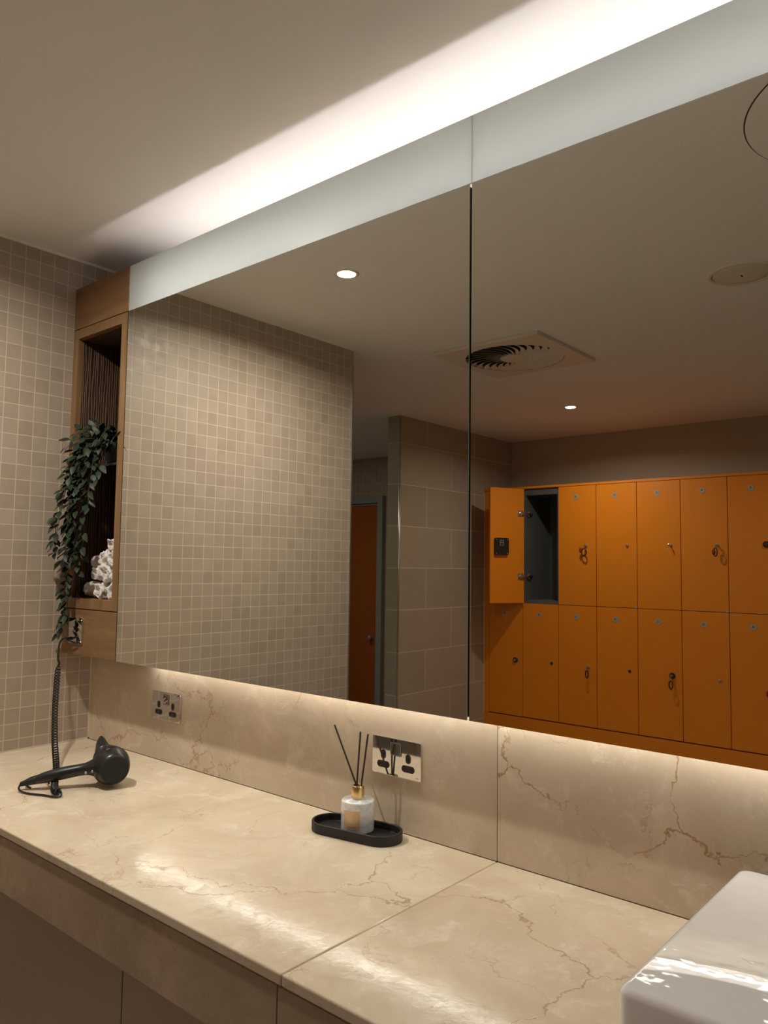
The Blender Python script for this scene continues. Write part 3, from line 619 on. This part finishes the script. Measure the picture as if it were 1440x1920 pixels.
V_ = [
 [(0.19,-0.04,1.0),(0.14,-0.12,1.045),(0.10,-0.155,0.99),(0.075,-0.17,0.90),(0.065,-0.18,0.80),(0.06,-0.19,0.70),(0.06,-0.190,0.64)],
 [(0.20,-0.04,1.0),(0.15,-0.13,1.03),(0.115,-0.16,0.95),(0.10,-0.165,0.85),(0.10,-0.17,0.75),(0.09,-0.17,0.66),(0.085,-0.175,0.60)],
 [(0.20,-0.03,1.0),(0.18,-0.12,1.03),(0.15,-0.15,0.95),(0.135,-0.16,0.86),(0.13,-0.16,0.77),(0.125,-0.16,0.69),(0.13,-0.155,0.63),(0.135,-0.15,0.60)],
 [(0.19,-0.03,0.99),(0.13,-0.12,1.0),(0.09,-0.14,0.90),(0.085,-0.15,0.80),(0.08,-0.15,0.70),(0.075,-0.145,0.60),(0.07,-0.14,0.52),(0.065,-0.14,0.45),(0.06,-0.14,0.40),(0.045,-0.14,0.375)],
 [(0.20,-0.03,0.99),(0.12,-0.13,1.01),(0.08,-0.15,0.93),(0.075,-0.16,0.83),(0.085,-0.155,0.73),(0.09,-0.15,0.64),(0.085,-0.145,0.56),(0.088,-0.14,0.49),(0.083,-0.14,0.435),(0.095,-0.14,0.405)],
 [(0.19,-0.03,1.0),(0.14,-0.10,1.055),(0.09,-0.13,1.05),(0.06,-0.15,1.02),(0.05,-0.155,0.985)],
 [(0.20,-0.04,1.0),(0.21,-0.10,1.05),(0.23,-0.13,1.03),(0.225,-0.14,0.985)],
 [(0.19,-0.04,1.0),(0.17,-0.11,1.06),(0.16,-0.14,1.03),(0.16,-0.15,0.96),(0.165,-0.15,0.90),(0.16,-0.15,0.84)],
 [(0.20,-0.04,1.0),(0.13,-0.13,0.98),(0.10,-0.17,0.90),(0.09,-0.19,0.80),(0.075,-0.20,0.73),(0.065,-0.195,0.68)],
 [(0.22,-0.03,1.0),(0.17,-0.10,1.0),(0.13,-0.14,0.93),(0.12,-0.15,0.84),(0.11,-0.155,0.74),(0.12,-0.155,0.66),(0.14,-0.15,0.60),(0.15,-0.15,0.575)],
 [(0.22,-0.04,1.0),(0.20,-0.12,1.02),(0.19,-0.14,0.95),(0.185,-0.15,0.86),(0.18,-0.15,0.78)],
 [(0.22,-0.04,1.0),(0.22,-0.11,1.0),(0.215,-0.13,0.94),(0.205,-0.14,0.88)],
 [(0.20,-0.03,1.0),(0.17,-0.12,0.99),(0.15,-0.15,0.90),(0.15,-0.15,0.80),(0.16,-0.15,0.70),(0.155,-0.15,0.64)],
 [(0.24,-0.04,1.0),(0.25,-0.10,1.02),(0.25,-0.12,0.99)],
 [(0.21,-0.03,1.0),(0.20,-0.09,1.03),(0.19,-0.12,1.0),(0.18,-0.13,0.96)],
 [(0.19,-0.04,1.0),(0.15,-0.11,1.04),(0.12,-0.14,1.0),(0.11,-0.15,0.92),(0.105,-0.16,0.87)],
]
for c_ in V_: vine(c_)
obj('stems', stems, MT['stem'], pl, smooth=True)
lv = obj('foliage', leaves, MT['leaf'], pl, smooth=True)

# ------------------------------------------------------------------ ceiling fittings
GL = {0: 'small recessed ceiling spotlight nearest the mirror, seen glowing above the mosaic wall', 1: 'small recessed ceiling spotlight glowing in front of the orange lockers',
      2: 'recessed ceiling spotlight further right in front of the lockers', 3: 'added unseen ceiling spotlight over the worktop beyond the basin', 4: 'added unseen ceiling spotlight brightening the passage to the orange door'}
for i, (x, y, pw_, cone) in enumerate(SPOTS):
    t = thing('ceiling_spotlight', GL[i], 'ceiling light', (x, y, ZC), 0, 'recessed ceiling spotlights')
    b = new(); lathe(b, (0, 0, 0), (0, 0, -1), ((0.0460, -0.0), (0.0460, 0.0025), (0.0430, 0.0040), (0.0350, 0.0035), (0.0335, 0.0005)), 36, cap=(False, False)); obj('trim_ring', b, MT['white_paint'], t, smooth=True)
    b = new(); lathe(b, (0, 0, 0), (0, 0, -1), ((0.0335, 0.0002), (0.031, 0.0010), (0.001, 0.0012)), 28); obj('lens', b, MT['lamp'], t, smooth=True)
# swirl air diffuser
vt = thing('swirl_air_vent', 'square ceiling air vent with a round ring of curved swirl blades', 'air vent', (0.569, -2.12, ZC))
hw = 0.295; R0, R1 = 0.245, 0.070
b = new(); n = 64; circ_ = []; sq = []
for k in range(n):
    a = 2*PI*k/n; c_, s_ = math.cos(a), math.sin(a); q = hw/max(abs(c_), abs(s_)); circ_.append((R0*c_, R0*s_)); sq.append((q*c_, q*s_))
Z1 = -0.017
r1 = [b.verts.new((x, y, -0.001)) for x, y in sq]; r2 = [b.verts.new((x, y, Z1)) for x, y in sq]; r3 = [b.verts.new((x, y, Z1)) for x, y in circ_]; r4 = [b.verts.new((x, y, -0.002)) for x, y in circ_]
skin(b, [r1, r2, r3, r4], (False, False)); obj('face_plate', b, MT['white_paint'], vt)
b = new(); cyl(b, (0, 0, -0.0005), (0, 0, -0.0018), R0+0.01, 48); obj('plenum_shade', b, MT['dark'], vt)  # flat near-black disc paints the shade of the hollow above the blades
b = new(); lathe(b, (0, 0, 0), (0, 0, -1), ((R1, 0.006), (R1, 0.0165), (R1-0.003, 0.0185), (0.004, 0.0187)), 40); obj('hub', b, MT['white_paint'], vt, smooth=False)
b = new(); cyl(b, (0, 0, -0.0187), (0, 0, -0.0205), 0.004, 12); obj('screw', b, MT['steel'], vt)
NB = 28
for k in range(NB):
    b = new(); rows = []
    for j in range(9):
        q = j/8; r = R1 + (R0-0.003-R1)*q; a = 2*PI*k/NB + 0.42*q*q; wd = (2*PI/NB)*r*0.37
        c_ = Vector((r*math.cos(a), r*math.sin(a), 0)); tn = Vector((-math.sin(a), math.cos(a), 0))
        rows.append([b.verts.new(c_ - tn*wd + Vector((0, 0, -0.0170))), b.verts.new(c_ + tn*wd + Vector((0, 0, -0.0072))), b.verts.new(c_ + tn*wd + Vector((0, 0, -0.0064))), b.verts.new(c_ - tn*wd + Vector((0, 0, -0.0162)))])
    skin(b, rows); obj('blade', b, MT['white_paint'], vt)
sp = thing('ceiling_speaker', 'round flush ceiling speaker with a pale dished grille and dark centre mark', 'speaker', (1.766, -1.683, ZC))
b = new(); lathe(b, (0, 0, 0), (0, 0, -1), ((0.117, 0.0), (0.117, 0.003), (0.112, 0.006), (0.101, 0.006), (0.099, 0.003)), 56, cap=(False, False)); obj('rim', b, MT['white_paint'], sp, smooth=True)
b = new(); lathe(b, (0, 0, 0), (0, 0, -1), ((0.0985, 0.002), (0.096, 0.0045), (0.07, 0.007), (0.03, 0.0085), (0.001, 0.009)), 48); obj('grille', b, plain('pale_grille', (0.62, 0.60, 0.52), 0.6, bump=(900, 0.3)), sp, smooth=True)
obj('centre_mark', bx(-0.003, 0.003, -0.009, 0.009, -0.0095, -0.0085), MT['ink'], sp)
ah = thing('access_hatch', 'large round flush access hatch in the ceiling with a thin dark gap around it', 'hatch', (2.34, -0.803, ZC))
b = new(); cyl(b, (0, 0, -0.0005), (0, 0, -0.0030), 0.3085, 96); obj('hatch_panel', b, MT['ceiling'], ah)
b = new(); lathe(b, (0, 0, 0), (0, 0, -1), ((0.3085, 0.0004), (0.3085, 0.0012), (0.3118, 0.0012), (0.3118, 0.0004)), 96, cap=(False, False)); obj('gap_ring', b, MT['ink'], ah)

# ------------------------------------------------------------------ lockers
YLK = -4.0426; PX = 0.3022; X00 = -0.505
Z0L, Z1L, Z2L = -0.518+H, 0.343+H, 1.224+H      # bottom of lower doors, joint, top of upper doors
def door_mesh(h):
    b = bx(0.0021, PX-0.0021, -0.018, 0, 0.0021, h-0.0021); me = bpy.data.meshes.new('door'); 
    bmesh.ops.bevel(b, geom=b.edges[:], offset=0.0008, segments=1, affect='EDGES'); b.to_mesh(me); b.free(); me.materials.append(MT['orange']); return me
def carcass_mesh(h):
    b = new(); d0, d1 = -0.41, -0.019; t_ = 0.016
    box(b, 0, t_, d0, d1, 0, h); box(b, PX-t_, PX, d0, d1, 0, h); box(b, t_, PX-t_, d0, d1, 0, 0.024); box(b, t_, PX-t_, d0, d1, h-0.05, h); box(b, t_, PX-t_, d0, d0+0.006, 0.024, h-0.05)
    me = bpy.data.meshes.new('carcass'); b.to_mesh(me); b.free(); me.materials.append(MT['carcass_grey']); return me
DM = {0: door_mesh(Z1L-Z0L), 1: door_mesh(Z2L-Z1L)}; CM = {0: carcass_mesh(Z1L-Z0L), 1: carcass_mesh(Z2L-Z1L)}
def link(name, me, parent, loc=(0, 0, 0)):
    o = bpy.data.objects.new(name, me); COL.objects.link(o); o.parent = parent; o.location = loc; return o
def disc(num, parent, loc):
    b = new(); cyl(b, (0, 0.0001, 0), (0, 0.0022, 0), 0.0185, 28)
    me = bpy.data.meshes.new('number_disc'); b.to_mesh(me); b.free(); me.materials.append(MT['disc']); me.materials.append(MT['ink'])
    cu = bpy.data.curves.new('n', 'FONT'); cu.body = str(num); cu.size = 0.021; cu.align_x = 'CENTER'; cu.align_y = 'CENTER'; cu.extrude = 0.0003; cu.offset = 0.0003; cu.resolution_u = 3
    to = bpy.data.objects.new('n', cu); COL.objects.link(to); dg = bpy.context.evaluated_depsgraph_get(); dg.update(); tm = bpy.data.meshes.new_from_object(to.evaluated_get(dg))
    bpy.data.objects.remove(to)
    b = bmesh.new(); b.from_mesh(tm); 
    # text faces +y: x runs to the reader's right, which is -x here
    for v in b.verts: v.co = Vector((-v.co.x, 0.0025 + v.co.z, v.co.y))
    for f in b.faces: f.material_index = 1
    b.from_mesh(me)
    b.to_mesh(me); b.free()
    # faces that came from the disc keep slot 0
    return link('number_disc', me, parent, loc)
# x offset of lock from door's left edge, and what is in it
LOCKS = {19: None, 17: None, 20: ('knob', 0.240), 18: ('hole', 0.245), 16: ('key', 0.240), 14: ('hole', 0.241), 12: ('knob', 0.236), 10: ('cam', 0.237), 8: ('key', 0.24),
         15: ('key', 0.224), 13: ('cam', 0.232), 11: ('key', 0.233), 9: ('key', 0.233), 7: ('knob', 0.2295), 5: ('cam', 0.233), 6: ('cam', 0.233)}
WHICH = {20: 'orange locker at the bottom row end beside the tiled partition, with round black knob', 19: 'orange locker in the top row behind the open door',
 18: 'orange locker numbered 18, below the open locker', 17: 'orange locker standing open with a dark grey inside',
 16: 'orange locker numbered 16 in the bottom row, black wristband hanging from its lock', 15: 'orange locker numbered 15 right beside the open locker, wristband on its key',
 14: 'orange locker in the bottom row between two lockers with hanging wristbands', 13: 'orange locker numbered 13 in the top row with a small bare lock and chipped corner',
 12: 'orange locker numbered 12 in the bottom row, black band hanging under a round knob', 11: 'orange locker numbered 11 in the top row with a bare key in its lock',
 10: 'orange locker directly below the one with the red and black key band', 9: 'orange locker numbered 9 in the top row, red and black band on its key',
 8: 'orange locker numbered 8 in the bottom row, red band on its key', 7: 'orange locker numbered 7 in the top row with a round black knob',
 6: 'orange locker numbered 6 in the bottom row, nearest the end', 5: 'orange locker numbered 5 in the top row, nearest the end'}
for c in range(8):
    for row in (0, 1):
        num = 20 - 2*c - row; h = (Z2L-Z1L) if row else (Z1L-Z0L); x = X00 + (c-1)*PX; z = Z1L if row else Z0L
        t = thing('locker', WHICH[num], 'locker', (x, YLK, z), 0, 'orange lockers in two rows')
        link('carcass', CM[row], t)
        dd = link('door', DM[row], t)
        if num == 17:
            dd.rotation_euler = (0, 0, math.radians(117.3)); dd.location = (0.004, 0.004, 0)
            b = new(); prism(b, rrect(0.150, 0.268, 0.710-0.343, 0.838-0.343, 0.012), -0.040, -0.0182, 'y', 0)
            for sx in (0.162, 0.256):
                for sz in (0.380, 0.483): cyl(b, (sx, -0.0398, sz), (sx, -0.0412, sz), 0.0035, 10, mi=1)
            box(b, 0.196, 0.228, -0.0408, -0.0398, 0.438, 0.480, 1); box(b, 0.199, 0.225, -0.0412, -0.0405, 0.441, 0.457, 0); box(b, 0.199, 0.211, -0.0412, -0.0405, 0.461, 0.477, 0); box(b, 0.213, 0.225, -0.0412, -0.0405, 0.461, 0.477, 0)
            lk = obj('lock_box', b, [MT['black'], MT['disc']], dd); lk['label'] = 'black lock box on the inside of the door'
            for zz in (0.203, 0.686):
                b = new(); cyl(b, (0.030, -0.018, zz), (0.030, -0.030, zz), 0.0165, 18); box(b, 0.012, 0.058, -0.0215, -0.018, zz-0.024, zz+0.024); box(b, 0.004, 0.034, -0.036, -0.026, zz-0.009, zz+0.009)
                obj('hinge', b, MT['steel'], dd, bevel=0.0015)
                b = new(); box(b, 0.016, 0.022, -0.115, -0.040, zz-0.010, zz+0.010); box(b, 0.020, 0.034, -0.080, -0.022, zz-0.008, zz+0.008); cyl(b, (0.022, -0.055, zz-0.022), (0.022, -0.055, zz+0.022), 0.007, 10)
                obj('hinge_arm', b, MT['steel'], t, bevel=0.0015)
        else:
            disc(num, dd, (0.1440, 0, h-0.083))
            kd, lx = LOCKS[num] or ('cam', 0.233); lz = (0.780-0.343) if row else (-0.0935+0.518)
            b = new()
            if kd == 'knob':
                lathe(b, (lx, 0, lz), (0, 1, 0), ((0.020, 0), (0.021, 0.006), (0.017, 0.012), (0.011, 0.0125)), 24); cyl(b, (lx, 0.012, lz), (lx, 0.0145, lz), 0.009, 18, mi=1)
                if num == 12: pass
                obj('lock_knob', b, [MT['black'], MT['chrome']], dd)
            elif kd == 'hole':
                lathe(b, (lx, 0, lz), (0, 1, 0), ((0.011, 0), (0.010, 0.003), (0.004, 0.003)), 20); obj('keyhole', b, MT['black'], dd)
            else:
                lathe(b, (lx, 0, lz), (0, 1, 0), ((0.0105, 0), (0.0105, 0.004), (0.0075, 0.010), (0.003, 0.011)), 20); obj('lock_barrel', b, MT['steel'], dd)
            if num in (13, 9):
                b = new(); s_ = PX-0.002; v = [b.verts.new(p) for p in ((s_-0.020, 0.0004, 0.002), (s_, 0.0004, 0.002), (s_, 0.0004, 0.026), (s_-0.008, 0.0004, 0.016))]
                b.faces.new(v); w_ = bmesh.ops.extrude_face_region(b, geom=b.faces[:]); bmesh.ops.translate(b, verts=[q for q in w_['geom'] if isinstance(q, bmesh.types.BMVert)], vec=(0, -0.001, 0))
                ch = obj('chipped_corner', b, MT['disc'], dd)
# keys with wristbands, each hanging from its lock
def band_loop(rx, rz, c, tilt, r, b, mi=0, n=28, w=1.0):
    pts_ = [Vector(c) + Vector((rx*math.cos(2*PI*k/n)*math.cos(tilt), rx*math.cos(2*PI*k/n)*math.sin(tilt), rz*math.sin(2*PI*k/n))) for k in range(n)]
    tube(b, pts_, r, 8, mi, closed=True)
def key_band(num, lx, row, kind, label):
    c = (20-row-num)//2; x = X00 + (c-1)*PX + lx; z = (0.780 if row else -0.0935)+H
    t = thing('locker_key', label, 'key', (x, YLK+0.011, z), 0, 'keys left in the locker doors')
    b = new(); box(b, -0.0012, 0.0012, 0.0, 0.014, -0.006, 0.006); cyl(b, (-0.0015, 0.020, 0), (0.0015, 0.020, 0), 0.010, 18); obj('key', b, MT['steel'], t)
    b = new(); band_loop(0.0015 if kind != 'bare' else 0.008, 0.011, (0 if kind != 'bare' else 0.002, 0.020, -0.014), 0.6, 0.0009, b); obj('split_ring', b, MT['steel'], t, smooth=True)
    if kind == 'bare': return
    sx = {'round': 0.021, 'thin': 0.011, 'red': 0.013, 'knob': 0.014}[kind]; cz = -0.048 if kind != 'knob' else -0.058
    b = new(); band_loop(sx, 0.027, (0.0 if kind != 'round' else -0.002, 0.022, cz), 0.25, 0.0042, b); obj('wristband', b, MT['black'], t, smooth=True)
    if kind in ('red', 'round'):
        b = new(); lathe(b, (-0.012 if kind == 'red' else -0.030, 0.018, cz+ (0 if kind == 'red' else 0.008)), (0.4, 1, 0), ((0.009, 0), (0.011, 0.002), (0.011, 0.006), (0.009, 0.008)), 18)
        for v in b.verts: v.co.z = cz + (v.co.z-cz)*1.9
        obj('band_tag', b, MT['red'], t, smooth=True)
key_band(16, 0.240, 0, 'thin', 'key with a thin black wristband hanging from locker 16')
key_band(15, 0.224, 1, 'round', 'key with a round black wristband and red tag hanging from locker 15')
key_band(12, 0.236, 0, 'knob', 'key with a black wristband hanging from the round knob of locker 12')
key_band(11, 0.233, 1, 'bare', 'bare key on a thin ring in the lock of locker 11')
key_band(9, 0.233, 1, 'red', 'key with a red and black wristband hanging from locker 9')
key_band(8, 0.240, 0, 'red', 'key with a red wristband hanging from locker 8')
XE_ = X00 + 7*PX
sr = thing('locker_surround', 'orange casing around the locker bank: top board, plinth, end filler and side', 'casing', (0, YLK, 0))
def sp_(name, x0, x1, y0, y1, z0, z1): obj(name, bx(x0, x1, y0-YLK, y1-YLK, z0, z1), MT['orange'], sr, bevel=0.001)
sp_('top_board', -0.8585, XE_, YF+0.001, YLK-0.001, Z2L+0.001, Z2L+0.018)
sp_('plinth', -0.8585, XE_, YF+0.001, YLK-0.001, 0, Z0L-0.006)
sp_('end_filler', -0.8560, X00-PX-0.001, YLK-0.40, YLK-0.001, Z0L-0.004, Z2L-0.001)
sp_('side_panel', XE_+0.001, XE_+0.019, YF+0.001, YLK-0.001, 0, Z2L+0.018)
